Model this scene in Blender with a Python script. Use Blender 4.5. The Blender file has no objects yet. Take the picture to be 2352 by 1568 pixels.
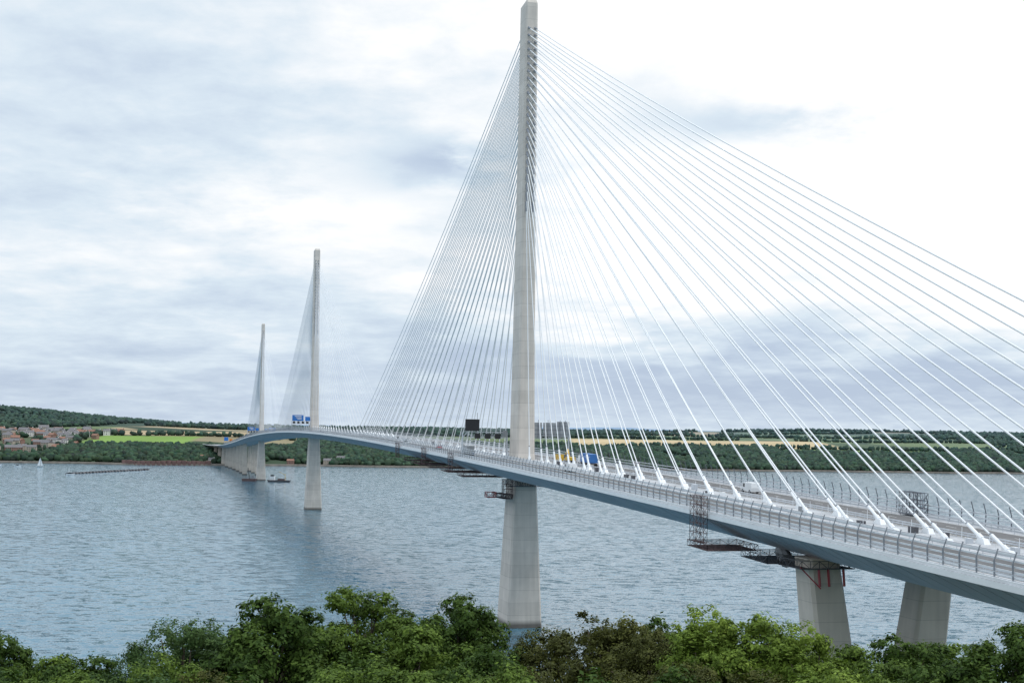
import bpy, math, random
import numpy as np
from mathutils import Vector, Matrix
random.seed(7); rng=np.random.default_rng(7)
sc=bpy.context.scene
sc.view_settings.view_transform='Standard'; sc.view_settings.look='None'; sc.view_settings.exposure=0
col=sc.collection
# ---------------------------------------------------------------- materials
def newmat(name):
    m=bpy.data.materials.new(name); m.use_nodes=True
    return m,m.node_tree.nodes,m.node_tree.links,m.node_tree.nodes['Principled BSDF']
def mat(name,c,rough=0.6,metal=0.0,var=0.15,scale=0.5):
    m,N,L,b=newmat(name)
    t=N.new('ShaderNodeTexCoord'); n=N.new('ShaderNodeTexNoise'); n.inputs['Scale'].default_value=scale; n.inputs['Detail'].default_value=5
    r=N.new('ShaderNodeValToRGB')
    r.color_ramp.elements[0].position=0.3; r.color_ramp.elements[1].position=0.7
    r.color_ramp.elements[0].color=(*[x*(1-var) for x in c],1); r.color_ramp.elements[1].color=(*[min(1,x*(1+var)) for x in c],1)
    L.new(t.outputs['Object'],n.inputs['Vector']); L.new(n.outputs['Fac'],r.inputs[0]); L.new(r.outputs[0],b.inputs['Base Color'])
    b.inputs['Roughness'].default_value=rough; b.inputs['Metallic'].default_value=metal
    return m
def concrete(name,c,lift=4.0):
    m,N,L,b=newmat(name)
    t=N.new('ShaderNodeTexCoord')
    sep=N.new('ShaderNodeSeparateXYZ'); L.new(t.outputs['Object'],sep.inputs[0])
    mp=N.new('ShaderNodeMapping'); mp.inputs['Scale'].default_value=(0.9,0.9,0.05); L.new(t.outputs['Object'],mp.inputs[0])
    n1=N.new('ShaderNodeTexNoise'); n1.inputs['Scale'].default_value=1.0; n1.inputs['Detail'].default_value=6; L.new(mp.outputs[0],n1.inputs['Vector'])
    n2=N.new('ShaderNodeTexNoise'); n2.inputs['Scale'].default_value=0.25; n2.inputs['Detail'].default_value=6; L.new(t.outputs['Object'],n2.inputs['Vector'])
    d=N.new('ShaderNodeMath'); d.operation='DIVIDE'; d.inputs[1].default_value=lift; L.new(sep.outputs[2],d.inputs[0])
    fl=N.new('ShaderNodeMath'); fl.operation='FLOOR'; L.new(d.outputs[0],fl.inputs[0])
    wn=N.new('ShaderNodeTexWhiteNoise'); wn.noise_dimensions='1D'; L.new(fl.outputs[0],wn.inputs['W'])
    fr=N.new('ShaderNodeMath'); fr.operation='FRACT'; L.new(d.outputs[0],fr.inputs[0])
    lt=N.new('ShaderNodeMath'); lt.operation='LESS_THAN'; lt.inputs[1].default_value=0.045; L.new(fr.outputs[0],lt.inputs[0])
    a=N.new('ShaderNodeMath'); a.operation='MULTIPLY_ADD'; a.inputs[1].default_value=0.42; L.new(n1.outputs['Fac'],a.inputs[0])
    a2=N.new('ShaderNodeMath'); a2.operation='MULTIPLY_ADD'; a2.inputs[1].default_value=0.35; L.new(n2.outputs['Fac'],a2.inputs[0]); a2.inputs[2].default_value=0.56
    L.new(a2.outputs[0],a.inputs[2])
    a3=N.new('ShaderNodeMath'); a3.operation='MULTIPLY_ADD'; a3.inputs[1].default_value=0.12; L.new(wn.outputs['Value'],a3.inputs[0]); L.new(a.outputs[0],a3.inputs[2])
    a4=N.new('ShaderNodeMath'); a4.operation='MULTIPLY_ADD'; a4.inputs[1].default_value=-0.16; L.new(lt.outputs[0],a4.inputs[0]); L.new(a3.outputs[0],a4.inputs[2])
    mr=N.new('ShaderNodeMapRange'); mr.inputs[1].default_value=1.0; mr.inputs[2].default_value=2.6; mr.inputs[3].default_value=0.25; mr.inputs[4].default_value=1.0; L.new(sep.outputs[2],mr.inputs[0])
    a5=N.new('ShaderNodeMath'); a5.operation='MULTIPLY'; L.new(a4.outputs[0],a5.inputs[0]); L.new(mr.outputs[0],a5.inputs[1])
    vm=N.new('ShaderNodeVectorMath'); vm.operation='SCALE'; vm.inputs[0].default_value=c; L.new(a5.outputs[0],vm.inputs['Scale'])
    L.new(vm.outputs[0],b.inputs['Base Color']); b.inputs['Roughness'].default_value=0.85
    return m
M_conc=concrete('tower_concrete',(0.62,0.57,0.52))
M_conc2=concrete('pier_concrete',(0.55,0.49,0.43),3.0)
M_white=mat('white_paint',(0.80,0.82,0.84),0.45,0,0.05)
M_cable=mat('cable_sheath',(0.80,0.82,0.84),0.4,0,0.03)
M_cablef=mat('cable_sheath_far_grey',(0.62,0.65,0.69),0.5,0,0.03)  # same sheath, coloured greyer on the two far towers
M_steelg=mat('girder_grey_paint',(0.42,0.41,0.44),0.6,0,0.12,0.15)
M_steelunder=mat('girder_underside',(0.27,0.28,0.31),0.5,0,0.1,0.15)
M_galv=mat('galvanised_steel',(0.56,0.59,0.63),0.42,0.3,0.12)
M_post=mat('windshield_post_steel',(0.24,0.26,0.29),0.5,0.3,0.12)
M_dkgalv=mat('dark_galvanised_steel',(0.13,0.14,0.17),0.5,0.3,0.15)
M_slat=mat('windshield_slat',(0.66,0.69,0.73),0.35,0.05,0.1)
M_asph=mat('asphalt',(0.12,0.118,0.12),0.9,0,0.25,0.2)
M_deckc=mat('deck_surface',(0.42,0.43,0.45),0.85,0,0.2,0.3)
M_mark=mat('road_marking_paint',(0.75,0.75,0.73),0.6,0,0.1,2)
M_rust=mat('rusty_scaffold',(0.13,0.085,0.085),0.8,0,0.4,1)
M_red=mat('red_paint',(0.36,0.05,0.06),0.5,0,0.2)
M_dark=mat('dark_steel',(0.07,0.07,0.08),0.5,0,0.2)
M_black=mat('sign_black',(0.012,0.013,0.016),0.35,0,0.1)
M_blue=mat('sign_blue',(0.02,0.16,0.50),0.4,0,0.1)
M_sgrey=mat('sign_back_grey',(0.30,0.32,0.34),0.5,0.2,0.2)
M_yel=mat('plant_yellow',(0.62,0.38,0.03),0.45,0,0.15)
M_glass=mat('vehicle_glass',(0.03,0.035,0.04),0.1,0,0.1)
M_tyre=mat('tyre_rubber',(0.02,0.02,0.02),0.85,0,0.2)
M_orange=mat('sign_orange',(0.6,0.2,0.03),0.5,0,0.1)
M_sbk=mat('anchor_sleeve_grey',(0.24,0.26,0.30),0.5,0.1,0.1)
# ---------------------------------------------------------------- mesh builder
class MB:
    def __init__(s): s.v=[];s.f=[];s.m=[];s.mats=[]
    def mi(s,m):
        if m not in s.mats: s.mats.append(m)
        return s.mats.index(m)
    def add(s,vs,fs,m):
        o=len(s.v); s.v+= [tuple(x) for x in vs]; k=s.mi(m)
        for f in fs: s.f.append(tuple(i+o for i in f)); s.m.append(k)
    def hexa(s,p,m):
        s.add(p,[(0,3,2,1),(4,5,6,7),(0,1,5,4),(1,2,6,5),(2,3,7,6),(3,0,4,7)],m)
    def box(s,x0,x1,y0,y1,z0,z1,m,T=None):
        p=[Vector(q) for q in [(x0,y0,z0),(x1,y0,z0),(x1,y1,z0),(x0,y1,z0),(x0,y0,z1),(x1,y0,z1),(x1,y1,z1),(x0,y1,z1)]]
        if T: p=[T(q) for q in p]
        s.hexa(p,m)
    def bar(s,a,b,r,m,n=4,r2=None):
        a=Vector(a);b=Vector(b);d=b-a
        if d.length<1e-6: return
        d.normalize(); u=d.cross(Vector((0,0,1)))
        if u.length<1e-3: u=Vector((1,0,0))
        u.normalize(); w=d.cross(u); r2=r if r2 is None else r2
        vs=[]
        for c,rr in ((a,r),(b,r2)):
            for i in range(n):
                t=2*math.pi*(i+0.5)/n; vs.append(c+u*math.cos(t)*rr+w*math.sin(t)*rr)
        fs=[(i,(i+1)%n,n+(i+1)%n,n+i) for i in range(n)]+[tuple(range(n))[::-1],tuple(range(n,2*n))]
        s.add(vs,fs,m)
    def obj(s,name,parent=None,smooth=False,link=True):
        me=bpy.data.meshes.new(name); me.from_pydata(s.v,[],s.f)
        for m in s.mats: me.materials.append(m)
        me.polygons.foreach_set('material_index',s.m)
        if smooth: me.polygons.foreach_set('use_smooth',[True]*len(s.f))
        me.update()
        o=bpy.data.objects.new(name,me)
        if link: col.objects.link(o)
        if parent: o.parent=parent
        return o
def empty(name,loc=(0,0,0)):
    e=bpy.data.objects.new(name,None); e.location=loc; e.empty_display_size=2; col.objects.link(e); return e
# ---------------------------------------------------------------- bridge frame
T1=Vector((3.3,424,0)); A=Vector((-0.2516,0.9678,0)); Nn=Vector((0.9678,0.2516,0))
ZS=[-460,-286,-100,100,300,500,700,900,1100,1300,1600,1934,2150,2500]
ZV=[39.5,45.5,51.3,56.2,60,62.2,62.8,61.6,59,55.3,48,39.5,36.5,37]
def hermite(x,X,V):
    if x<=X[0]: return V[0]
    if x>=X[-1]: return V[-1]
    i=0
    while x>X[i+1]: i+=1
    def sl(k):
        if k==0: return (V[1]-V[0])/(X[1]-X[0])
        if k==len(X)-1: return (V[-1]-V[-2])/(X[-1]-X[-2])
        return (V[k+1]-V[k-1])/(X[k+1]-X[k-1])
    h=X[i+1]-X[i]; t=(x-X[i])/h
    return (2*t**3-3*t*t+1)*V[i]+(t**3-2*t*t+t)*h*sl(i)+(-2*t**3+3*t*t)*V[i+1]+(t**3-t*t)*h*sl(i+1)
def dz(s): return hermite(s,ZS,ZV)
def P(s,t,h=0):
    off=0
    if s>1550: off=-((s-1550)**2)*0.00005
    return T1+A*s+Nn*(t+off)+Vector((0,0,dz(s)+h))
def PW(s,t,z): return T1+A*s+Nn*t+Vector((0,0,z))
bridge=empty('cable_stayed_bridge')
SA=-440;SB=2380
svals=list(np.arange(SA,SB+1,10.0))
def sweep(mb,prof,m,s_list=svals,closed=True):
    n=len(prof); vs=[]
    for s in s_list:
        for (t,h) in prof: vs.append(P(s,t,h))
    fs=[]
    for i in range(len(s_list)-1):
        for j in range(n if closed else n-1):
            k=(j+1)%n
            fs.append((i*n+j,i*n+k,(i+1)*n+k,(i+1)*n+j))
    mb.add(vs,fs,m)
g=MB()
sweep(g,[(-19.9,-0.75),(-12,-4.6),(12,-4.6),(19.9,-0.75)],M_steelg,closed=False)
sweep(g,[(20,0),(20.0,-0.75),(19.9,-0.75)],M_white,closed=False)
sweep(g,[(-19.9,-0.75),(-20,-0.75),(-20,0.0)],M_white,closed=False)
sweep(g,[(-20,0),(20,0)],M_deckc,closed=False)
for t in(-19.6,19.3): sweep(g,[(t,0),(t,0.35),(t+0.3,0.35),(t+0.3,0)],M_white,closed=False)
for s in np.arange(SA+5,1500,4.5):
    for sg in(-1,1):
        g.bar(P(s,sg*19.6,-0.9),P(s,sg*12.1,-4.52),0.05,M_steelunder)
g.obj('box_girder_deck',bridge)
r=MB()
for a,b in((-16.6,-5.2),(5.2,16.6)): sweep(r,[(a,0.02),(b,0.02)],M_asph,closed=False)
for t in(-16.2,-5.6,5.6,16.2): sweep(r,[(t-0.1,0.04),(t+0.1,0.04)],M_mark,closed=False)
for t in(-12.9,-9.2,9.2,12.9):
    for s in np.arange(SA,1500,9):
        r.add([P(s,t-.08,.04),P(s,t+.08,.04),P(s+3,t+.08,.04),P(s+3,t-.08,.04)],[(0,1,2,3)],M_mark)
r.obj('road_surface',bridge)
def wind(t0,sg,mats,name,top,smax):
    w=MB()
    step=3.4
    for s in np.arange(SA,smax,step):
        w.bar(P(s,t0+sg*.3,-0.3),P(s,t0+sg*0.38,2.3),0.10,mats[0]); w.bar(P(s,t0+sg*0.38,2.3),P(s,t0-sg*0.1,top),0.08,mats[0])
    sl=[x for x in svals if x<=smax]
    for i,h in enumerate(np.linspace(0.7,3.15 if sg<0 else 2.1,5 if sg<0 else 3)):
        t=t0+sg*0.16-(sg*0.2 if h>2.5 else 0)
        sweep(w,[(t-.05,h-.10),(t+.05,h-.10),(t+.05,h+.10),(t-.05,h+.10)],mats[1],sl)
    w.obj(name,bridge)
wind(-19.0,-1,(M_post,M_slat),'windshield_east',3.6,1900)
wind(19.0,1,(M_dkgalv,M_galv),'windshield_west',3.9,1500)  # west posts darker: their backlit silhouette is put into the steel colour
w=MB()
for t in(-19.85,19.85):
    for h in(0.5,1.1): sweep(w,[(t-.03,h-.03),(t+.03,h-.03),(t+.03,h+.03),(t-.03,h+.03)],M_galv,[x for x in svals if x<900])
for t in(-17.2,-4.9,4.9,17.2):
    for h in(0.45,0.8): sweep(w,[(t-.05,h-.1),(t+.05,h-.1),(t+.05,h+.1),(t-.05,h+.1)],M_galv,[x for x in svals if x<1500])
    for s in np.arange(SA,600,3.0): w.bar(P(s,t,0),P(s,t,0.9),0.06,M_galv)
w.obj('parapets_and_safety_barriers',bridge)
# ---------------------------------------------------------------- towers
def tower(s0,top,k,name,zd,cr_,cm):
    mb=MB()
    lv=[(-8,14.8,12.6),(0,14,11.6),(zd-16,11.6,8.2),(zd-6,11.0,7.2),(zd+2,10.2,6.0),(zd+30,9.6,5.3),(zd+80,8.6,4.6),(top-6,7.5,4.1),(top-0.8,7.4,4.05)]
    rings=[]
    for z,L_,T_ in lv:
        T_*=k; c=0.55; a=L_/2;b=T_/2
        pts=[(-a+c,-b),(a-c,-b),(a,-b+c),(a,b-c),(a-c,b),(-a+c,b),(-a,b-c),(-a,-b+c)]
        rings.append([PW(s0+x,y,z) for x,y in pts])
    vs=[p for r_ in rings for p in r_]; n=8
    fs=[(i*n+j,i*n+(j+1)%n,(i+1)*n+(j+1)%n,(i+1)*n+j) for i in range(len(rings)-1) for j in range(n)]
    o=len(vs)
    for x,y in [(-3.2,-1.5),(3.2,-1.5),(3.2,1.5),(-3.2,1.5)]: vs.append(PW(s0+x,y*k,top+(0.4 if x<0 else 0)))
    b0=(len(rings)-1)*n
    fs+= [(b0+0,b0+1,o+1,o+0),(b0+1,b0+2,o+1),(b0+2,b0+3,o+2,o+1),(b0+3,b0+4,o+2),(b0+4,b0+5,o+3,o+2),(b0+5,b0+6,o+3),(b0+6,b0+7,o+0,o+3),(b0+7,b0+0,o+0),(o,o+1,o+2,o+3)]
    mb.add(vs,fs,M_conc)
    cur=bpy.data.curves.new(name+'_stay_cables','CURVE'); cur.dimensions='3D'; cur.bevel_depth=cr_; cur.bevel_resolution=1
    an=MB()
    for sd in(-1,1):
        for i in range(24):
            if s0==0 and sd==-1: S=20+14.1*i
            elif s0==1300 and sd==1: S=20+13.4*i
            else: S=20+15.5*i
            zt=top-66+ (57.0)*(i/23.0)**0.92 if i else top-66
            for pl in(-1,1):
                fw= (lambda z:( 9.6+(z-(zd+30))*(7.4-9.6)/(top-zd-30))/2)(zt)
                a=PW(s0+sd*(fw-0.1),pl*1.05,zt); b=P(s0+sd*S,pl*2.9,0.6)
                L_=(b-a).length
                sag=0.000024*L_*L_
                sp=cur.splines.new('POLY'); n_=14; sp.points.add(n_-1)
                for q in range(n_):
                    t=q/(n_-1); p=a.lerp(b,t); p.z-=4*sag*t*(1-t)
                    sp.points[q].co=(*p,1)
                d=(b-a).normalized()
                mb.bar(a-d*0.6,a+d*2.6,0.40,M_sbk,6,.26)
                an.bar(b-d*4.2,b+d*0.6,0.27,M_white,8)
                an.bar(b-d*4.6,b-d*4.2,0.17,M_sbk,8)
                an.bar(b-d*1.2,b-d*0.2,0.42,M_white,8)
                q=s0+sd*S
                an.hexa([P(q-1.2,pl*2.9-.55,0),P(q+1.2,pl*2.9-.55,0),P(q+1.2,pl*2.9+.55,0),P(q-1.2,pl*2.9+.55,0),
                         P(q-.7,pl*2.9-.4,.8),P(q+.7,pl*2.9-.4,.8),P(q+.7,pl*2.9+.4,.8),P(q-.7,pl*2.9+.4,.8)],M_white)
    cur.materials.append(cm)
    co=bpy.data.objects.new(name+'_stay_cables',cur); col.objects.link(co); co.parent=bridge
    mb.obj(name,bridge); an.obj(name+'_cable_anchorages',bridge)
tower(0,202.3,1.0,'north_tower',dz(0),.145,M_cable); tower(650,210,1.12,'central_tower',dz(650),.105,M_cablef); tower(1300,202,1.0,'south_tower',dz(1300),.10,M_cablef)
# ---------------------------------------------------------------- piers
pm=MB()
def vpier(s0,zg,w_top,sp_top,k,wl=6.0,grow=0.09,tc=0.0):
    zt=dz(s0)-4.7
    for sg in(-1,1):
        def ring(z):
            q=(zt-z); c=tc+sg*(sp_top-q*k); a=wl/2+q*0.03; b=w_top/2+q*grow/2
            e=0.5
            return [PW(s0+x,c+y,z) for x,y in [(-a+e,-b),(a-e,-b),(a,-b+e),(a,b-e),(a-e,b),(-a+e,b),(-a,b-e),(-a,-b+e)]]
        vs=ring(zg)+ring(zt-1.5)+ring(zt)
        fs=[(i*8+j,i*8+(j+1)%8,(i+1)*8+(j+1)%8,(i+1)*8+j) for i in range(2) for j in range(8)]+[tuple(range(16,24))]
        pm.add(vs,fs,M_conc2)
vpier(-223,-4,5.4,10.3,0.14,5.4,0.05,-1.1)
for s in(-327,-405): vpier(s,-2,5.0,9.5,0.12,4.5,0.05)
for i,s in enumerate([1523,1613,1703,1793,1883,1963,2043,2123,2203]):
    for t in(-9,9):
        off=-((max(s,1550)-1550)**2)*0.00005
        a=[PW(s+x,t+off+y,-3) for x,y in[(-2.6,-3.4),(2.6,-3.4),(2.6,3.4),(-2.6,3.4)]]
        b=[PW(s+x,t+off+y,dz(s)-4.6) for x,y in[(-2.0,-2.6),(2.0,-2.6),(2.0,2.6),(-2.0,2.6)]]
        pm.hexa(a+b,M_conc2)
pm.obj('approach_piers',bridge)
# ---------------------------------------------------------------- scaffold / travellers
def lattice(mb,f,s0,s1,t0,t1,h0,h1,m,st=2.0,r_=0.07,handrail=True):
    ns=max(1,round((s1-s0)/st)); nt=max(1,round((t1-t0)/st)); nh=max(1,round((h1-h0)/st))
    S=np.linspace(s0,s1,ns+1);Tt=np.linspace(t0,t1,nt+1);H=np.linspace(h0,h1,nh+1)
    for t in(t0,t1):
        for h in H: mb.bar(f(s0,t,h),f(s1,t,h),r_,m)
        for s in S: mb.bar(f(s,t,h0),f(s,t,h1),r_,m)
        for i in range(ns):
            for j in range(nh):
                mb.bar(f(S[i],t,H[j] if i%2 else H[j+1]),f(S[i+1],t,H[j+1] if i%2 else H[j]),r_*0.8,m)
    for s in S:
        for h in H: mb.bar(f(s,t0,h),f(s,t1,h),r_,m)
    for s in(s0,s1):
        for t in Tt: mb.bar(f(s,t,h0),f(s,t,h1),r_,m)
        for i in range(nt):
            for j in range(nh):
                mb.bar(f(s,Tt[i],H[j] if i%2 else H[j+1]),f(s,Tt[i+1],H[j+1] if i%2 else H[j]),r_*0.8,m)
    mb.hexa([f(s0,t0,h0-.08),f(s1,t0,h0-.08),f(s1,t1,h0-.08),f(s0,t1,h0-.08),f(s0,t0,h0),f(s1,t0,h0),f(s1,t1,h0),f(s0,t1,h0)],m)
pf=MB()
lattice(pf,P,-200,-195,-21.4,-20.2,-5.0,3.0,M_rust,1.6,.05)
lattice(pf,P,-203,-194,-21.4,-12,-6.0,-5.0,M_rust,1.5,.05)
lattice(pf,P,-217,-207,-17,4,-6.4,-5.3,M_dark,1.8,.06)
pf.obj('under_deck_access_platform',bridge)
pf=MB()
for (a,b,h) in((6,16,-6.2),(30,44,-6.0),(62,70,-6.0),(82,104,-5.9),(112,120,-5.6)):
    lattice(pf,P,a,b,-18,8,h,h+1.2,M_rust,2.2,.06)
for a in(12,60,118):
    lattice(pf,P,a,a+3.5,-21.4,-20.3,-4.5,1.4,M_rust,1.6,.06)
pf.obj('under_deck_traveller_platforms',bridge)
pf=MB()
zb=dz(0)
def RR(s,t,h): return PW(s,t,h)
lattice(pf,RR,-7.5,7.5,-8,-4.8,zb-12.5,zb-11.2,M_dark,1.8,.08)
lattice(pf,RR,-8.5,-5.9,-7,6.5,zb-8.5,zb-6.3,M_dark,1.6,.08)
lattice(pf,RR,-8.5,-5.9,-8,-5,zb-12.5,zb-6.3,M_rust,1.6,.08)
lattice(pf,RR,-3,1,-12,-9,zb-12.3,zb-10.6,M_red,1.3,.08)
pf.obj('tower_access_scaffold',bridge)
pf=MB()
zb=dz(-223)-4.7
lattice(pf,RR,-227,-219,-16,-7,zb-1.4,zb-0.2,M_dark,1.6,.06)
lattice(pf,RR,-226.5,-219.5,4.5,13.5,zb-1.2,zb-0.2,M_dark,1.6,.06)
pf.bar(RR(-226.2,-6,zb-1),RR(-226.2,5,zb-1),0.2,M_dark)
for t in(-12.8,-11.2,-8.6): pf.bar(RR(-226.4,t,zb-1.5),RR(-226.3,t+.3,zb-4.2),0.2,M_red)
pf.bar(RR(-226.6,-16,zb-1.2),RR(-226.6,-12.5,zb-4.5),0.12,M_red)
pf.bar(P(-214,-12,-6.4),P(-210,-11,-5.2),1.2,M_sgrey,10)
pf.obj('pier_head_platforms',bridge)
cl=MB()
for s in np.arange(-300,600,6.85):
    for t in(-4.3,4.3):
        cl.bar(P(s,t,0),P(s,t,1.3+random.random()*.5),0.05,M_white)
    if random.random()<.35:
        t=random.uniform(-1.5,1.5); cl.box(s,s+random.uniform(.8,2),t,t+.8,0,random.uniform(.5,1.3),random.choice([M_white,M_sgrey,M_dark,M_galv]),lambda q:P(q.x,q.y,q.z))
lattice(cl,P,-206,-200,16.9,19,0.3,4.2,M_dkgalv,1.3,.05)
cl.obj('median_fittings',bridge)
# ---------------------------------------------------------------- sign gantries
def gantry(s0,side,kind):
    e=empty('sign_gantry'); mb=MB()
    a,b=(3.6,18.6)
    f=lambda s,t,h:P(s0+s,side*t,h)
    for t in(a,b):
        for ds in(-.5,.5): mb.bar(f(ds,t,0),f(ds,t,8.4),0.2,M_galv)
    for h in(6.6,8.6):
        for ds in(-.6,.6): mb.bar(f(ds,a,h),f(ds,b,h),0.13,M_galv)
    n=9
    for i in range(n):
        t0=a+(b-a)*i/n;t1=a+(b-a)*(i+1)/n
        for ds in(-.6,.6):
            mb.bar(f(ds,t0,6.6 if i%2 else 8.6),f(ds,t1,8.6 if i%2 else 6.6),0.08,M_galv); mb.bar(f(ds,t0,6.6),f(ds,t0,8.6),0.08,M_galv)
    for h in(9.2,9.7): mb.bar(f(.6,a,h),f(.6,b,h),0.05,M_galv); mb.bar(f(-.6,a,h),f(-.6,b,h),0.05,M_galv)
    mb.obj('gantry_frame',e)
    sg=MB()
    def panel(t0,t1,h0,h1,m,ds=-0.95):
        tt0,tt1=sorted((side*t0,side*t1))
        sg.box(s0+ds-.12,s0+ds+.12,tt0,tt1,h0,h1,m,lambda q:P(q.x,q.y,q.z))
    if kind=='dark':
        panel(13.2,17.9,8.9,12.7,M_black)
        sg.bar(f(-.9,13.9,8),f(-.9,13.9,14.8),.09,M_dark)
        for t in(6,9.4,12.8): panel(t,t+1.9,6.4,8.1,M_black)
        panel(3.8,5.2,7.0,9.2,M_sgrey)
    elif kind=='back':
        panel(4.0,8.9,7.0,12.0,M_sgrey); panel(9.4,13.9,7.4,12.0,M_sgrey); panel(14.2,18.4,7.2,12.4,M_sgrey)
        for t in(5,7.6,11,15.2,17): sg.bar(f(-1.1,t,6.8),f(-1.1,t,12.9),.1,M_dkgalv)
        sg.bar(f(0,12,12),f(0,12,14.3),.08,M_dark)
        for h in(8.2,9.6,11): sg.bar(f(-1.12,4,h),f(-1.12,18.4,h),.06,M_dkgalv)
    else:
        panel(9.5,18.4,8.6,13.2,M_blue); panel(4.2,8.2,8.6,12.0,M_blue)
        for h in(12.0,10.9,9.8): panel(11,16.5-(12-h),h,h+.45,M_mark,-1.12)
        for t in(5.5,9,12.5,16): panel(t,t+1.9,6.4,8.1,M_black)
    sg.obj('sign_panels',e)
gantry(6,-1,'dark'); gantry(9,1,'back'); gantry(642,-1,'blue'); gantry(1290,-1,'blue'); gantry(1306,1,'blue')
g2=MB()
f=lambda s,t,h:P(s,t,h)
for t in(-19,-3): g2.bar(f(1900,t,0),f(1900,t,9),.3,M_galv)
g2.bar(f(1900,-19,8),f(1900,-3,8),.4,M_galv)
g2.box(1899,1899.4,-19,-12,6.5,13,M_blue,lambda q:P(q.x,q.y,q.z)); g2.box(1899,1899.4,-10,-5,5,10,M_orange,lambda q:P(q.x,q.y,q.z))
g2.obj('direction_sign_gantry')
# ---------------------------------------------------------------- vehicles
def wheels(mb,xs,w_,r_,T):
    for x in xs:
        for sgn in(-1,1):
            mb.bar(T(Vector((x,sgn*(w_-.28),r_))),T(Vector((x,sgn*w_,r_))),r_,M_tyre,12)
            mb.bar(T(Vector((x,sgn*(w_),r_))),T(Vector((x,sgn*(w_+.02),r_))),r_*.5,M_galv,8)
def prism(mb,poly,y0,y1,m,T,inset=0):
    n=len(poly); vs=[T(Vector((x,y0,z))) for x,z in poly]+[T(Vector((x,y1,z))) for x,z in poly]
    mb.add(vs,[tuple(range(n))[::-1],tuple(range(n,2*n))]+[(i,(i+1)%n,n+(i+1)%n,n+i) for i in range(n)],m)
def car(s,t,m,name):
    mb=MB(); T=lambda q:P(s+q.x,t+q.y,q.z+.04)
    prism(mb,[(-2.15,.35),(2.1,.35),(2.2,.75),(1.3,.95),(-1.9,1.0),(-2.2,.85)],-.88,.88,m,T)
    prism(mb,[(-1.8,.98),(1.05,.95),(.35,1.42),(-1.3,1.45)],-.76,.76,M_glass,T)
    prism(mb,[(-1.25,1.44),(.3,1.41),(.2,1.5),(-1.15,1.52)],-.72,.72,m,T)
    wheels(mb,(-1.35,1.35),.9,.33,T); return mb.obj(name)
def lorry(s,t,m,name,L=11):
    mb=MB(); T=lambda q:P(s+q.x,t+q.y,q.z+.04)
    mb.box(-L/2,L/2-2.6,-1.25,1.25,1.15,3.7,m,T)
    mb.box(-L/2,L/2,-.5,.5,.75,1.12,M_dark,T)
    prism(mb,[(L/2-2.3,.6),(L/2,.6),(L/2+.05,1.7),(L/2-.25,3.0),(L/2-2.3,3.1)],-1.2,1.2,M_white,T)
    prism(mb,[(L/2+.02,1.75),(L/2+.08,1.75),(L/2-.2,2.8),(L/2-.26,2.8)],-1.1,1.1,M_glass,T)
    for z in(1.6,2.2,2.8,3.4): mb.box(-L/2,L/2-2.7,-1.29,-1.252,z,z+.06,M_white if z==2.8 else m,T)
    wheels(mb,(-L/2+1.2,-L/2+2.5,L/2-3.4,L/2-1),1.25,.5,T); return mb.obj(name)
def excavator(s,t,name):
    mb=MB(); T=lambda q:P(s+q.x,t+q.y,q.z+.04)
    for y in(-1.2,.7): prism(mb,[(-2,.3),(-1.7,0),(1.7,0),(2,.3),(1.9,.8),(-1.9,.8)],y,y+.5,M_dark,T)
    mb.box(-.6,.6,-.6,.6,.8,1.05,M_dark,T)
    prism(mb,[(-2.2,1.05),(1.3,1.05),(1.3,1.6),(-.2,2.1),(-2.2,2.0)],-1.2,1.2,M_yel,T)
    mb.box(.1,1.5,-1.15,-.2,1.62,2.9,M_glass,T); mb.box(.0,1.6,-1.2,-.15,2.9,3.0,M_yel,T)
    mb.bar(T(Vector((1.2,.3,1.6))),T(Vector((3.4,.3,4.2))),.28,M_yel); mb.bar(T(Vector((3.4,.3,4.2))),T(Vector((5.2,.3,2.4))),.22,M_yel)
    prism(mb,[(4.8,2.4),(5.5,2.5),(5.6,1.5),(4.7,1.3)],-.2,.8,M_dark,T); return mb.obj(name)
def van(s,t,m,name):
    mb=MB(); T=lambda q:P(s+q.x,t+q.y,q.z+.04)
    prism(mb,[(-2.7,.4),(2.7,.4),(2.75,1.0),(2.0,1.25),(1.4,2.2),(-2.6,2.3),(-2.75,1.2)],-.98,.98,m,T)
    prism(mb,[(1.99,1.3),(2.03,1.3),(1.47,2.12),(1.42,2.12)],-.85,.85,M_glass,T)
    mb.box(.6,1.5,-1.0,-.982,1.25,2.0,M_glass,T); wheels(mb,(-1.8,1.75),1.0,.38,T); return mb.obj(name)
M_blu2=mat('container_blue',(0.03,0.15,0.42),0.5,0,0.1)
lorry(-42,9.0,M_blu2,'blue_lorry',12); excavator(-27,8,'yellow_excavator'); van(-12,9,M_yel,'yellow_van')
car(87,-10,M_red,'red_car'); van(28,-11,M_blu2,'blue_van'); lorry(18,-14,M_sgrey,'grey_lorry',9); car(150,-12,M_white,'white_car'); van(-150,11,M_white,'white_van')
van(-75,-6.6,M_white,'white_van')
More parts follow.
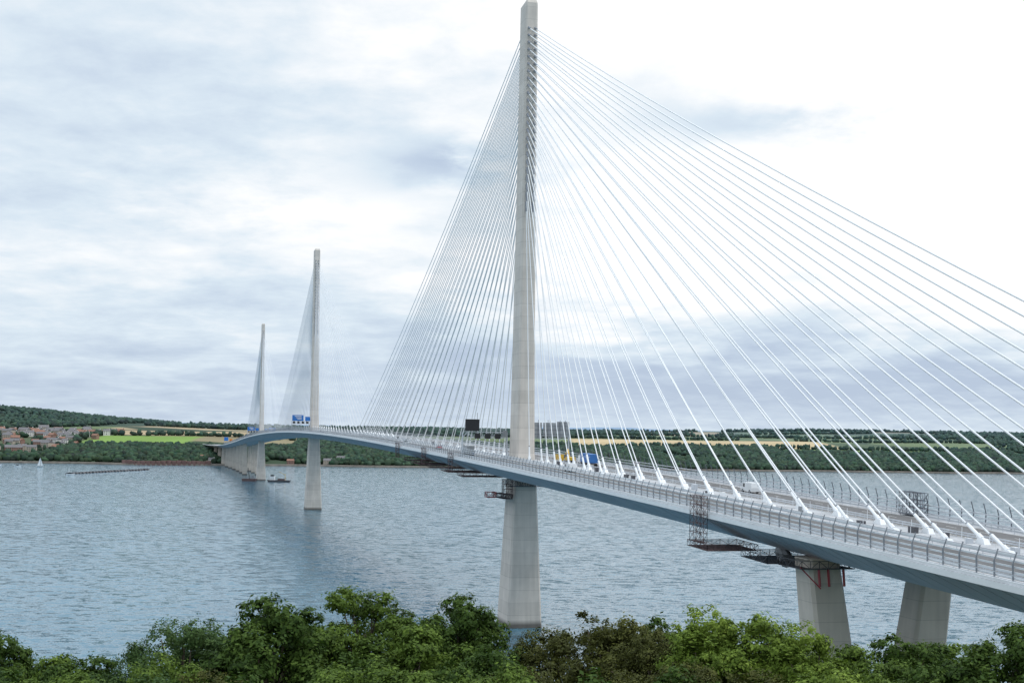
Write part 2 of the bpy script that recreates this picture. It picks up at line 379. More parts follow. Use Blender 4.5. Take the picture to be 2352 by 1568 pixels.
# ---------------------------------------------------------------- boats etc
b=MB()
X0,Y0=-294,1640
T=lambda q:Vector((X0+q.x,Y0+q.y,q.z))
b.hexa([T(Vector(p)) for p in[(-11,-5,-1),(13,-5,-1),(13,5,-1),(-11,5,-1),(-13,-5,2.4),(16,-5,2.4),(16,5,2.4),(-13,5,2.4)]],M_dark)
b.box(-10,-4,-3,3,2.4,7,M_white,T); b.box(-9,-5,-2,2,7,9,M_glass,T)
b.box(0,8,-3,3,2.4,4.2,M_rust,T); b.bar(T(Vector((9,0,2))),T(Vector((9,0,10))),.35,M_yel); b.bar(T(Vector((9,0,9))),T(Vector((1,0,13))),.25,M_yel)
b.obj('work_barge')
b=MB()
X0,Y0=-333,1655
b.hexa([T(Vector(p)) for p in[(-8,-5,-1),(8,-5,-1),(8,5,-1),(-8,5,-1),(-9,-5,3),(9,-5,3),(9,5,3),(-9,5,3)]],M_rust)
b.bar(T(Vector((0,0,3))),T(Vector((-2,0,17))),.5,M_dark); b.box(2,6,-3,3,3,7,M_sgrey,T)
b.obj('work_barge')
def sailboat(x,y,k):
    b=MB(); T=lambda q:Vector((x+q.x*k,y+q.y*k,q.z*k))
    vs=[(-4,0,1.0),(-3.6,-1.1,1),(0,-1.5,1),(3,-.9,1.1),(4.6,0,1.3),(3,.9,1.1),(0,1.5,1),(-3.6,1.1,1),(-3,0,-.3),(0,0,-.5),(3.4,0,-.2)]
    b.add([T(Vector(v)) for v in vs],[(0,1,2,3,4,5,6,7),(0,8,1),(1,8,9,2),(2,9,10,3),(3,10,4),(4,10,5),(5,10,9,6),(6,9,8,7),(7,8,0)],M_white)
    b.bar(T(Vector((.6,0,1))),T(Vector((.6,0,12))),.07,M_galv,6); b.bar(T(Vector((.6,0,1.9))),T(Vector((-3.2,0,1.9))),.06,M_galv,6)
    b.add([T(Vector(v)) for v in[(.5,0,11.8),(.5,0,2),(-3.2,.3,2),(-1.6,.5,6.5)]],[(0,1,2,3)],M_white)
    b.add([T(Vector(v)) for v in[(.7,0,11),(4.3,0,1.6),(1,.4,1.9)]],[(0,1,2)],M_white)
    b.obj('sailing_boat')
sailboat(-772,2130,1.3)
b=MB()
for i in range(26):
    t=i/25; x=-612+t*38; y=1800+t*250
    w_=random.uniform(3,4.5)
    b.hexa([Vector(p) for p in[(x-w_,y-6,-1),(x+w_,y-6,-1),(x+w_,y+6,-1),(x-w_,y+6,-1),(x-w_*.6,y-6,random.uniform(2,2.8)),(x+w_*.6,y-6,random.uniform(2,2.8)),(x+w_*.6,y+6,random.uniform(2,2.8)),(x-w_*.6,y+6,random.uniform(2,2.8))]],M_dark)
b.bar((-612,1800,2),(-612,1800,8),.3,M_white)
b.obj('harbour_breakwater')
def motorboat(x,y):
    b=MB(); T=lambda q:Vector((x+q.x,y+q.y,q.z))
    b.hexa([T(Vector(p)) for p in[(-5,-1.2,-.3),(5,-.3,-.3),(5,.3,-.3),(-5,1.2,-.3),(-5.4,-1.8,1.6),(7,-.3,2),(7,.3,2),(-5.4,1.8,1.6)]],M_white)
    b.box(-3,1.6,-1.2,1.2,1.6,3.6,M_glass,T); b.box(-3.2,1.9,-1.3,1.3,3.6,3.8,M_white,T); b.obj('motor_boat')
motorboat(-812,2140); motorboat(-600,1770); motorboat(-860,2180)
# ---------------------------------------------------------------- water
me=bpy.data.meshes.new('water'); S_=16000
me.from_pydata([(-S_,-4000,0),(S_,-4000,0),(S_,16000,0),(-S_,16000,0)],[],[(0,1,2,3)]); wo=bpy.data.objects.new('water',me); col.objects.link(wo)
m,N,L,b=newmat('estuary_water'); me.materials.append(m)
t=N.new('ShaderNodeTexCoord')
def noise(scale,detail,mapscale,rot=0,dist=0.0,rough=.55):
    mp=N.new('ShaderNodeMapping'); mp.inputs['Scale'].default_value=mapscale; mp.inputs['Rotation'].default_value=(0,0,rot); L.new(t.outputs['Object'],mp.inputs[0])
    n=N.new('ShaderNodeTexNoise'); n.inputs['Scale'].default_value=scale; n.inputs['Detail'].default_value=detail; n.inputs['Roughness'].default_value=rough; n.inputs['Distortion'].default_value=dist; L.new(mp.outputs[0],n.inputs['Vector']); return n
def vm(op,a,b_=None,s=None):
    n=N.new('ShaderNodeVectorMath'); n.operation=op
    if isinstance(a,tuple): n.inputs[0].default_value=a
    else: L.new(a,n.inputs[0])
    if b_ is not None:
        if isinstance(b_,tuple): n.inputs[1].default_value=b_
        else: L.new(b_,n.inputs[1])
    if s is not None:
        if isinstance(s,(int,float)): n.inputs['Scale'].default_value=s
        else: L.new(s,n.inputs['Scale'])
    return n.outputs[0]
w1=noise(0.17,7,(1,1.7,1),0.25,0.3,.66); w2=noise(1.4,3,(1,1.4,1),-0.3)
n3=noise(0.004,6,(1,3.0,1),0.15,1.0,.6); n4=noise(0.03,6,(1,3.2,1),0.1,0.5,.65)
v=vm('ADD',vm('SCALE',vm('SUBTRACT',w1.outputs['Color'],(.5,.5,.5)),s=.88),vm('SCALE',vm('SUBTRACT',w2.outputs['Color'],(.5,.5,.5)),s=.42))
v=vm('ADD',vm('MULTIPLY',v,(1,1,0)),(0,0,1)); nn=vm('NORMALIZE',v)
L.new(nn,b.inputs['Normal'])
mxn=N.new('ShaderNodeMath'); mxn.operation='MULTIPLY_ADD'; mxn.inputs[1].default_value=.5; L.new(n4.outputs['Fac'],mxn.inputs[0]); 
h5=N.new('ShaderNodeMath'); h5.operation='MULTIPLY'; h5.inputs[1].default_value=.5; L.new(n3.outputs['Fac'],h5.inputs[0]); L.new(h5.outputs[0],mxn.inputs[2])
cr=N.new('ShaderNodeValToRGB'); cr.color_ramp.elements[0].position=.38; cr.color_ramp.elements[1].position=.62
cr.color_ramp.elements[0].color=(.050,.138,.198,1); cr.color_ramp.elements[1].color=(.082,.188,.258,1)
L.new(mxn.outputs[0],cr.inputs[0]); L.new(cr.outputs[0],b.inputs['Base Color'])
b.inputs['Roughness'].default_value=0.10; b.inputs['IOR'].default_value=1.33; b.inputs['Specular IOR Level'].default_value=0.36
# ---------------------------------------------------------------- near hillside
def fbm(x,y,seed=0,oct=5,sc_=1.0):
    r_=np.random.default_rng(seed); out=0; a=1.0;f=sc_
    for o in range(oct):
        for k in range(3):
            th=r_.uniform(0,2*np.pi); ph=r_.uniform(0,2*np.pi)
            out=out+a*np.sin((x*np.cos(th)+y*np.sin(th))*f*r_.uniform(.8,1.3)+ph)/3
        a*=.55; f*=2.03
    return out
def grid_obj(name,X,Y,Z,material,colors=None):
    ny,nx=X.shape
    co=np.stack([X,Y,Z],-1).reshape(-1,3)
    idx=np.arange(nx*ny).reshape(ny,nx)
    q=np.stack([idx[:-1,:-1],idx[:-1,1:],idx[1:,1:],idx[1:,:-1]],-1).reshape(-1,4)
    me=bpy.data.meshes.new(name); me.vertices.add(len(co)); me.vertices.foreach_set('co',co.ravel())
    me.loops.add(q.size); me.loops.foreach_set('vertex_index',q.ravel()); me.polygons.add(len(q)); me.polygons.foreach_set('loop_start',np.arange(len(q))*4)
    me.polygons.foreach_set('use_smooth',np.ones(len(q),bool))
    me.update(); me.validate()
    if colors is not None:
        at=me.color_attributes.new('Col','FLOAT_COLOR','POINT'); at.data.foreach_set('color',np.concatenate([colors.reshape(-1,3),np.ones((nx*ny,1))],1).ravel())
    me.materials.append(material); o=bpy.data.objects.new(name,me); col.objects.link(o); return o
def near_h(X,Y):
    z=np.interp(Y,[-300,-40,0,10,20,40,60,90,120,150,175,220],[66,60,59.2,57.2,54.5,48,42,31,16,2,-4,-8])
    k=np.clip((X-45)/45,0,1); z=z-(np.clip(z-34,0,100))*k*k*(3-2*k)
    k2=np.clip((-X-120)/200,0,1); z=z*(1-.25*k2)-2*k2
    return z
X,Y=np.meshgrid(np.arange(-500,500,5.0),np.arange(-300,221,4.0))
Z=near_h(X,Y)+fbm(X,Y,3,4,.05)*.5*(Y>6)
M_hill=mat('undergrowth',(0.05,0.075,0.025),0.95,0,0.5,0.4)
grid_obj('hillside',X,Y,Z,M_hill)
# ---------------------------------------------------------------- far land
def shore(X): return np.interp(X,[-4000,-1000,-640,0,1100,4500],[2450,2330,2370,2530,2800,3500])+14*np.sin(X*.012)+9*np.sin(X*.031+1)
HG=lambda x,y:np.exp(-((x+1620)/450)**2-((y-3700)/560)**2)
def far_h(X,Y):
    q=Y-shore(X)
    z=np.interp(q,[-200,-10,15,60,150,300,500,800,1200,1800,2500,4500,8000],[-8,-2,1.5,6,12,24,40,56,68,76,80,84,96])
    und=fbm(X,Y,11,4,.0022)*8*np.clip(q/600,0,1)
    right=20*np.exp(-((X-1700)/1500)**2-((Y-4700)/900)**2)
    return z+und+54*HG(X,Y)+right
xs=np.arange(-4200,5000,20.0); ys=np.concatenate([np.arange(2200,4400,14.0),np.arange(4400,9500,60.0)])
X,Y=np.meshgrid(xs,ys); Z=far_h(X,Y)
nf=420
cx=rng.uniform(-4200,5000,nf); cy=rng.uniform(2400,9500,nf)
pal=np.array([[.30,.24,.15],[.13,.17,.08],[.10,.14,.07],[.08,.11,.06],[.14,.18,.09],[.22,.19,.12],[.07,.10,.055],[.06,.09,.05],[.05,.08,.045]])
pc=pal[rng.integers(0,len(pal),nf)]
D=((X[...,None]-cx)**2*.5+(Y[...,None]-cy)**2*1.0)
ci=D.argmin(-1); C=pc[ci]
ds=np.partition(D,1,-1); edge=(np.sqrt(ds[...,1])-np.sqrt(ds[...,0]))<22
q=Y-shore(X)
wood=(q<470)&(X>-470)
wood|=(q<150)
hillw=(HG(X,Y)>.10)&(q>600)
town=(X<-800)&(q>150)&(q<640)&(X>-1500)
C=np.where((wood|edge|hillw)[...,None],np.array([.04,.062,.038]),C)
C=np.where(town[...,None],np.array([.08,.10,.06]),C)
gf=(X>-905)&(X<-690)&(q>330)&(q<560); C=np.where(gf[...,None],np.array([.17,.27,.07]),C)
tf=(X>-1000)&(X<-560)&(q>600)&(q<1100)&~hillw; C=np.where((tf&~edge)[...,None],np.array([.34,.27,.17]),C)
rf=(X>150)&(X<850)&(q>570)&(q<930); C=np.where(rf[...,None],np.array([.46,.36,.21]),C)
rg=(X>650)&(X<1100)&(q>430)&(q<540); C=np.where(rg[...,None],np.array([.15,.22,.09]),C)
C=np.where((q<14)[...,None],np.array([.16,.14,.11]),C)
C=C*(1+.12*fbm(X,Y,5,4,.02))[...,None]
hz=np.clip((Y-3000)/6000,0,.6)[...,None]; C=C*(1-hz)+np.array([.18,.25,.33])*hz  # distance haze mixed into the land colours, bluer with depth
m,N,L,b=newmat('far_fields'); a=N.new('ShaderNodeVertexColor'); a.layer_name='Col'; L.new(a.outputs[0],b.inputs['Base Color']); b.inputs['Roughness'].default_value=.95
b.inputs['Specular IOR Level'].default_value=0.1
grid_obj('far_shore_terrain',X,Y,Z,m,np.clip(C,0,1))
xs=np.arange(-9000,9000,60.0); ys=np.arange(10500,14500,250.0); X,Y=np.meshgrid(xs,ys)
Z=(165+38*fbm(X,Y*.3,21,5,.0011))*np.clip(1-((Y-12500)/2200)**2,0,1)-10
grid_obj('distant_hills',X,Y,Z,mat('distant_hill_haze_blue',(.19,.28,.40),1,0,.08,.002))  # the blue is distance haze painted into the hill colour
ico=[];ph=(1+5**.5)/2
for a_,b_ in((-1,ph),(1,ph),(-1,-ph),(1,-ph)): ico+=[(a_,b_,0)]
ico+=[(0,-1,ph),(0,1,ph),(0,-1,-ph),(0,1,-ph),(ph,0,-1),(ph,0,1),(-ph,0,-1),(-ph,0,1)]
ico=np.array(ico)/np.sqrt(1+ph*ph)
icf=np.array([(0,11,5),(0,5,1),(0,1,7),(0,7,10),(0,10,11),(1,5,9),(5,11,4),(11,10,2),(10,7,6),(7,1,8),(3,9,4),(3,4,2),(3,2,6),(3,6,8),(3,8,9),(4,9,5),(2,4,11),(6,2,10),(8,6,7),(9,8,1)])
def blobs(name,px,py,r_,h,material,tint):
    n=len(px); pz=far_h(px,py)
    th=rng.uniform(0,6.28,n); c,s=np.cos(th),np.sin(th)
    v=ico[None]*(1+rng.uniform(-.28,.28,(n,12,1)))
    vx=(v[...,0]*c[:,None]-v[...,1]*s[:,None])*r_[:,None]; vy=(v[...,0]*s[:,None]+v[...,1]*c[:,None])*r_[:,None]; vz=v[...,2]*h[:,None]*.55
    co=np.stack([vx+px[:,None],vy+py[:,None],vz+pz[:,None]+h[:,None]*.45],-1).reshape(-1,3)
    f=(icf[None]+np.arange(n)[:,None,None]*12).reshape(-1,3)
    me=bpy.data.meshes.new(name); me.vertices.add(len(co)); me.vertices.foreach_set('co',co.ravel())
    me.loops.add(f.size); me.loops.foreach_set('vertex_index',f.ravel()); me.polygons.add(len(f)); me.polygons.foreach_set('loop_start',np.arange(len(f))*3)
    me.update()
    cl_=np.repeat(tint,12,0)*rng.uniform(.8,1.2,(n*12,1))
    at=me.color_attributes.new('Col','FLOAT_COLOR','POINT'); at.data.foreach_set('color',np.concatenate([np.clip(cl_,0,1),np.ones((n*12,1))],1).ravel())
    me.materials.append(material); o=bpy.data.objects.new(name,me); col.objects.link(o)
m,N,L,b=newmat('distant_foliage'); a=N.new('ShaderNodeVertexColor'); a.layer_name='Col'; L.new(a.outputs[0],b.inputs['Base Color']); b.inputs['Roughness'].default_value=1
b.inputs['Specular IOR Level'].default_value=0
PX=[];PY=[]
def scat(n,x0,x1,q0,q1,cond=None):
    x=rng.uniform(x0,x1,n); q=rng.uniform(q0,q1,n); y=shore(x)+q
    k=np.ones(n,bool) if cond is None else cond(x,y,q)
    PX.append(x[k]);PY.append(y[k])
scat(20000,-470,2600,12,500,lambda x,y,q:(fbm(x,y,31,3,.01)>-1.0)&~((x>650)&(x<1100)&(q>410)&(q<540)))
scat(2600,-2400,-470,14,150)
scat(1500,-900,-470,150,330)
scat(9000,-2700,-1050,600,1900,lambda x,y,q:HG(x,y)>.10)
scat(1100,-1500,-800,150,640,lambda x,y,q:(rng.uniform(0,1,len(x))<.6)&~((x>-905)&(q>330)&(q<560)))
scat(24000,-1400,3600,500,2800,lambda x,y,q:(fbm(x,y*2.2,41,4,.004)>.22)&~((x>150)&(x<850)&(q>560)&(q<935))&~((x>-1000)&(x<-560)&(q>330)&(q<1100)))
for qq,x0,x1 in((550,-470,2600),(945,-500,2600),(1250,-900,3000),(1700,-900,3600),(1120,-1000,-450),(590,-950,-560),(2100,-1200,3600)):
    n=int((x1-x0)/6); x=np.linspace(x0,x1,n)+rng.uniform(-5,5,n); k=fbm(x,x*0,int(qq),3,.01)>-.5
    PX.append(x[k]);PY.append((shore(x)+qq+30*np.sin(x*.004)+rng.uniform(-6,6,n))[k])
PX=np.concatenate(PX);PY=np.concatenate(PY); n=len(PX)
r_=rng.uniform(4,8,n); h=rng.uniform(7,14,n)
tint=np.array([[.030,.052,.028]])*rng.uniform(.6,1.7,(n,1))+rng.uniform(0,.012,(n,3))
hz=np.clip((PY-2000)/9000,0,.5)[:,None]; tint=tint*(1-hz)+np.array([[.12,.18,.24]])*hz  # tree tints blended towards haze blue as they recede
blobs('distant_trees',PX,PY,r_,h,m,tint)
M_hw=mat('house_render_white',(.72,.70,.67),.8); M_hb=mat('house_brick',(.28,.17,.14),.9); M_ht=mat('house_stone',(.42,.37,.31),.9)
M_rf=mat('roof_slate',(.15,.145,.155),.8); M_rt=mat('roof_tile',(.24,.125,.09),.8)
def housemesh(w_,d_,h_,mw,mr):
    b=MB(); b.box(-w_/2,w_/2,-d_/2,d_/2,-3,h_,mw)
    a=w_/2+.3;c=d_/2+.3;t_=h_+d_*.42
    b.add([(-a,-c,h_-.1),(a,-c,h_-.1),(a,c,h_-.1),(-a,c,h_-.1),(-a,0,t_),(a,0,t_)],[(0,1,5,4),(2,3,4,5),(0,4,3),(1,2,5),(3,2,1,0)],mr)
    b.box(w_/2-1.4,w_/2-.5,-.5,.5,t_-1.4,t_+1.2,mw)
    nb=int(w_//3)
    for fl in range(max(1,int(h_//2.8))):
        for i in range(nb):
            x=-w_/2+(i+.5)*w_/nb; b.box(x-.55,x+.55,-d_/2-.04,-d_/2+.05,.9+fl*2.8,2.2+fl*2.8,M_glass)
    b.box(-.5,.5,-d_/2-.06,-d_/2+.04,0,.85,M_dark)
    return b
hs=[('white_house',housemesh(11,8,5.6,M_hw,M_rf)),('brick_house',housemesh(13,8,5.6,M_hb,M_rt)),('stone_house',housemesh(16,9,8.4,M_ht,M_rf)),('brick_house',housemesh(24,9,6,M_hb,M_rf)),('white_house',housemesh(13,8,5.6,M_hw,M_rt))]
hm=[]
for n_,b_ in hs:
    o=b_.obj(n_,link=False); hm.append((n_,o.data))
cnt=0
hp=[]
while cnt<150:
    if cnt<40: x=random.uniform(-1160,-960); q_=random.uniform(500,640); ch=[hm[0],hm[4],hm[0],hm[2]]
    else: x=random.uniform(-1350,-890); q_=random.choice([200,250,300,350,400,450,500,560,620])+random.uniform(-14,14); ch=[hm[1],hm[3],hm[1],hm[2],hm[0]]
    y=float(shore(x))+q_
    if any((x-a_)**2+(y-b_)**2<15**2 for a_,b_ in hp): continue
    hp.append((x,y)); n_,me_=random.choice(ch); o=bpy.data.objects.new(n_,me_); col.objects.link(o)
    o.location=(x,y,float(far_h(np.array(x),np.array(y)))+2.0); o.rotation_euler=(0,0,random.uniform(-.8,.8)); s_=random.uniform(1.0,1.4); o.scale=(s_,s_,s_); cnt+=1
for (x,q_) in((-350,20),(-300,24),(-330,60),(250,25),(-560,40),(-585,90),(-520,120),(700,30),(1050,28),(-420,30),(-150,22)):
    y=float(shore(x))+q_; n_,me_=random.choice(hm[:3]); o=bpy.data.objects.new(n_,me_); col.objects.link(o); o.location=(x,y,float(far_h(np.array(x),np.array(y)))+1); o.scale=(1.0,1.0,1.0)
b=MB()
M_wall=mat('rusty_sheet_piling',(.20,.115,.10),.9,0,.3,.1)
for i in range(18):
    x=-700+i*8.2; y=float(shore(x))-6; b.box(x,x+7.8,y,y+10,-2,random.uniform(7.5,9),M_wall)
b.obj('waterfront_wall')
M_sea=mat('sea_wall_stone',(.17,.15,.13),.9,0,.3,.1)
b=MB(); xx=np.arange(-2400,2600,20.0)
for i in range(len(xx)-1):
    y0=float(shore(xx[i]))-8;y1=float(shore(xx[i+1]))-8
    b.add([(xx[i],y0,-2),(xx[i+1],y1,-2),(xx[i+1],y1+1.5,3.2),(xx[i],y0+1.5,3.2),(xx[i+1],y1+20,3.4),(xx[i],y0+20,3.4)],[(0,1,2,3),(3,2,4,5)],M_sea)
b.obj('sea_wall')
# ---------------------------------------------------------------- foreground trees
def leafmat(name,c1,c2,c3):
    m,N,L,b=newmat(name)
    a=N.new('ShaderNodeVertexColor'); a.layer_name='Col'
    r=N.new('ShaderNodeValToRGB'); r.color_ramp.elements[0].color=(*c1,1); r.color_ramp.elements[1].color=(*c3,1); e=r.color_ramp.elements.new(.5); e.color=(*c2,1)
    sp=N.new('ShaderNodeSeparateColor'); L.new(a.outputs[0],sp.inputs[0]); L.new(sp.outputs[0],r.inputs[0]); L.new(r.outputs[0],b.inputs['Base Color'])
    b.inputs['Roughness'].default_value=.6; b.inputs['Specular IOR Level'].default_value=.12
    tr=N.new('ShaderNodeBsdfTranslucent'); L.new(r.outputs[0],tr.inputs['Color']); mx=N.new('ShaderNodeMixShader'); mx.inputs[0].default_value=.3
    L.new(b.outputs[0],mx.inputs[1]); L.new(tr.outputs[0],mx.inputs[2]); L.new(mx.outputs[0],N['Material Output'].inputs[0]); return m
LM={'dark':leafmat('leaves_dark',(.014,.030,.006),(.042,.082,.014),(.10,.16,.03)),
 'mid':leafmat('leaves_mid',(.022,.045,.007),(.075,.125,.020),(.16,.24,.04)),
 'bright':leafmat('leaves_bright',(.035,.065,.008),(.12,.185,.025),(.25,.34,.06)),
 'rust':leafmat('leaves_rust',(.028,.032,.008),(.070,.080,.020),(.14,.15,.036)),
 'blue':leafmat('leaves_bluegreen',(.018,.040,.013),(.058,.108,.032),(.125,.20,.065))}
M_bark=mat('bark',(.09,.07,.05),.95,0,.3,2)
def treemesh(seed,lm,nleaf=26000,R=4.0,H=13.0,narrow=1.0,leaf=.2):
    g_=np.random.default_rng(seed); random.seed(seed)
    b=MB()
    b.bar((0,0,-9),(0,0,4),.42,M_bark,8,.3); b.bar((0,0,4),(.2,.1,9.5),.3,M_bark,8,.1)
    nl=30; lobes=[]
    for i in range(nl):
        for _ in range(50):
            v=g_.normal(size=3); v/=np.linalg.norm(v); rr=g_.uniform(.5,.92)
            if v[2]>-.55: break
        zc=H-4.6; p=np.array([v[0]*R*rr*narrow,v[1]*R*rr*narrow,zc+v[2]*4.6*rr*.92]); r_=g_.uniform(.6,1.45)
        p[2]=min(p[2],H-r_*.75)
        lobes.append((p,r_,g_.uniform(-.2,.2)))
    for p,r_,_ in lobes:
        z0=g_.uniform(3,7); mid=np.array([p[0]*.45,p[1]*.45,(z0+p[2])*.5+.3])
        b.bar((0.1,0,z0),tuple(mid),.13,M_bark,5,.08); b.bar(tuple(mid),tuple(p),.08,M_bark,5,.03)
    ncl=nl*24
    cl_l=g_.integers(0,nl,ncl); cd=g_.normal(size=(ncl,3)); cd/=np.linalg.norm(cd,axis=1,keepdims=True); cd[:,2]=cd[:,2]*.85+.12
    clp=np.array([l[0] for l in lobes])[cl_l]+cd*np.array([l[1] for l in lobes])[cl_l][:,None]*g_.uniform(.6,1.2,(ncl,1))
    clr=g_.uniform(.2,.46,ncl); clt=np.array([l[2] for l in lobes])[cl_l]+g_.uniform(-.18,.18,ncl)
    kk=g_.integers(0,ncl,nleaf); o=g_.normal(size=(nleaf,3))*.62; o[:,2]*=.7
    C_=clp[kk]+o*clr[kk][:,None]; dirn=o/ (np.linalg.norm(o,axis=1,keepdims=True)+1e-6)
    nrm=dirn*.7+cd[kk]*.8+np.array([0,0,.5])+g_.normal(size=(nleaf,3))*.35; nrm/=np.linalg.norm(nrm,axis=1,keepdims=True)
    ax=np.cross(nrm,g_.normal(size=(nleaf,3))); ax/=np.linalg.norm(ax,axis=1,keepdims=True); bx=np.cross(nrm,ax)
    sz=leaf*g_.uniform(.6,1.35,(nleaf,1))
    v0=C_-ax*sz*.5; v1=C_+bx*sz*.28-nrm*sz*.05; v2=C_+ax*sz*.55-nrm*sz*.1; v3=C_-bx*sz*.28-nrm*sz*.05
    nb=len(b.v); co=np.concatenate([np.array(b.v).reshape(-1,3),np.stack([v0,v1,v2,v3],1).reshape(-1,3)])
    me=bpy.data.meshes.new('broadleaf_tree')
    fq=[list(f) for f in b.f]; ls=[];st=[];c=0
    for f in fq: st.append(c); ls+=f; c+=len(f)
    lq=(np.arange(nleaf*4)+nb); ls=np.concatenate([np.array(ls),lq]); st=np.concatenate([np.array(st),c+np.arange(nleaf)*4])
    me.vertices.add(len(co)); me.vertices.foreach_set('co',co.ravel()); me.loops.add(len(ls)); me.loops.foreach_set('vertex_index',ls.astype(np.int32)); me.polygons.add(len(st)); me.polygons.foreach_set('loop_start',st.astype(np.int32))
    me.materials.append(M_bark); me.materials.append(LM[lm])
    me.update()
    mi=np.concatenate([np.zeros(len(fq)),np.ones(nleaf)]).astype(np.int32); me.polygons.foreach_set('material_index',mi)
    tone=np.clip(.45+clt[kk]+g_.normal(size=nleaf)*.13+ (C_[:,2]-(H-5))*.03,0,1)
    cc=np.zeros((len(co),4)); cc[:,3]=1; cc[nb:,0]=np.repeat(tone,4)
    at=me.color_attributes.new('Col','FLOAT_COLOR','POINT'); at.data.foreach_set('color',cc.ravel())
    return me
V={}
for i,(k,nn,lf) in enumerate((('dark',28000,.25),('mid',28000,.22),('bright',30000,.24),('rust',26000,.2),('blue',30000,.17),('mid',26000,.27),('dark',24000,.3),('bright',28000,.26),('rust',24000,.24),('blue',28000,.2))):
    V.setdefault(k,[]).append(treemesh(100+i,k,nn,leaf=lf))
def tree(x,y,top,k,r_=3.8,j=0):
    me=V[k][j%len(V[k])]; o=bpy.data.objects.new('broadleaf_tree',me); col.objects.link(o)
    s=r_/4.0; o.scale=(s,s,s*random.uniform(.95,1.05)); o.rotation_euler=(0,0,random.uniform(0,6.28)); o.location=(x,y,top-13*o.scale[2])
random.seed(5)
T_=[(-29.5,75,49.4,'dark',3.4),(-25.5,72,49.1,'mid',3),(-22.7,70,48.9,'dark',3),(-20.5,70,49.4,'blue',3.0),(-18.8,75,50.7,'blue',3.6),(-16.6,78,50.1,'blue',3.6),
(-13.4,72,51.9,'dark',4.0),(-11.2,78,50.2,'mid',3.6),(-8.8,80,51.9,'mid',3.8),(-5.6,74,50.9,'mid',3.6),(-3.2,80,51.2,'dark',3.6),(-1.0,70,50.2,'dark',3.0),
(2.2,80,49.9,'rust',3.4),(5.4,76,51.0,'rust',3.6),(7.9,72,51.0,'rust',3.2),(10.3,80,50.2,'dark',3.6),(11.3,70,52.0,'bright',3.4),(13.8,70,51.9,'bright',3.4),(16.0,68,51.5,'bright',3.0),
(19.4,74,50.1,'mid',3.2),(23.6,78,49.4,'dark',3.6),(28.1,82,49.2,'mid',3.8),(25.6,66,52.0,'dark',3.4),(31,74,50,'dark',4)]
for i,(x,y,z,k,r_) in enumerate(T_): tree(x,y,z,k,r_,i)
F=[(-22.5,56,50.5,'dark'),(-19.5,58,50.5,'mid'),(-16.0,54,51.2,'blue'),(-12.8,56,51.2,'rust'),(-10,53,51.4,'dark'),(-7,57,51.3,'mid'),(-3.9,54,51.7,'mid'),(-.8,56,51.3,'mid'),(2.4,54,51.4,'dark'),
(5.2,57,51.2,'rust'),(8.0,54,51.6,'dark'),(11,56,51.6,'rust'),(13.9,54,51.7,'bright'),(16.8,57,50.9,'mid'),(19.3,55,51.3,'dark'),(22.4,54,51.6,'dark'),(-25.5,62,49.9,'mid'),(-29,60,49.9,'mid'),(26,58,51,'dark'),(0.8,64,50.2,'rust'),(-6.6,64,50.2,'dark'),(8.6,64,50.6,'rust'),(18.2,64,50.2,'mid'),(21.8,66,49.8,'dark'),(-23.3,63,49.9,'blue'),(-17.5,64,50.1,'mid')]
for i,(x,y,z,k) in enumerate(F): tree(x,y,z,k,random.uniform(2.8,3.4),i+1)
for i in range(46):
    sd=random.choice([-1,1]); x=random.uniform(34,60) if sd>0 else random.uniform(-110,-34); y=random.uniform(45,115)
    z=float(near_h(np.array(x),np.array(y)))+random.uniform(8,10); tree(x,y,min(z,48),random.choice(['dark','mid','blue']),3.8,i)
for i in range(16):
    x=-32+i*4.3; y=random.uniform(95,112); z=float(near_h(np.array(x),np.array(y)))+10; tree(x,y,min(z,42),random.choice(['dark','mid']),3.8,i)
# ---------------------------------------------------------------- world
SUN_AZ=math.radians(95); SUN_EL=math.radians(62)
w=bpy.data.worlds.new('World'); sc.world=w; w.use_nodes=True; N=w.node_tree.nodes; L=w.node_tree.links
for n_ in list(N): N.remove(n_)
out=N.new('ShaderNodeOutputWorld'); bg=N.new('ShaderNodeBackground'); L.new(bg.outputs[0],out.inputs[0])
tc=N.new('ShaderNodeTexCoord'); sep=N.new('ShaderNodeSeparateXYZ'); L.new(tc.outputs['Generated'],sep.inputs[0])
def mth(op,a,b=None,c=None,clamp=False):
    n=N.new('ShaderNodeMath'); n.operation=op; n.use_clamp=clamp
    for i,v in enumerate((a,b,c)):
        if v is None: continue
        if isinstance(v,(int,float)): n.inputs[i].default_value=v
        else: L.new(v,n.inputs[i])
    return n.outputs[0]
def mixc(f,a,b,mode='MIX'):
    n=N.new('ShaderNodeMix'); n.data_type='RGBA'; n.blend_type=mode
    for i,v in ((0,f),(6,a),(7,b)):
        if isinstance(v,(int,float)): n.inputs[i].default_value=v
        elif isinstance(v,tuple): n.inputs[i].default_value=(*v,1)
        else: L.new(v,n.inputs[i])
    return n.outputs[2]
sx,sy,sz=sep.outputs
sky=N.new('ShaderNodeTexSky'); sky.sky_type='NISHITA'; sky.sun_disc=False; sky.sun_elevation=SUN_EL; sky.sun_rotation=SUN_AZ
skc=N.new('ShaderNodeVectorMath'); skc.operation='SCALE'; skc.inputs['Scale'].default_value=0.1; L.new(sky.outputs[0],skc.inputs[0])
az=mth('ARCTAN2',sx,sy); el=mth('ARCSINE',mth('MAXIMUM',mth('MINIMUM',sz,1.0),-1.0))
zz=mth('ADD',mth('MAXIMUM',sz,0.0),0.16)
cmb=N.new('ShaderNodeCombineXYZ'); L.new(mth('DIVIDE',sx,zz),cmb.inputs[0]); L.new(mth('DIVIDE',sy,zz),cmb.inputs[1])
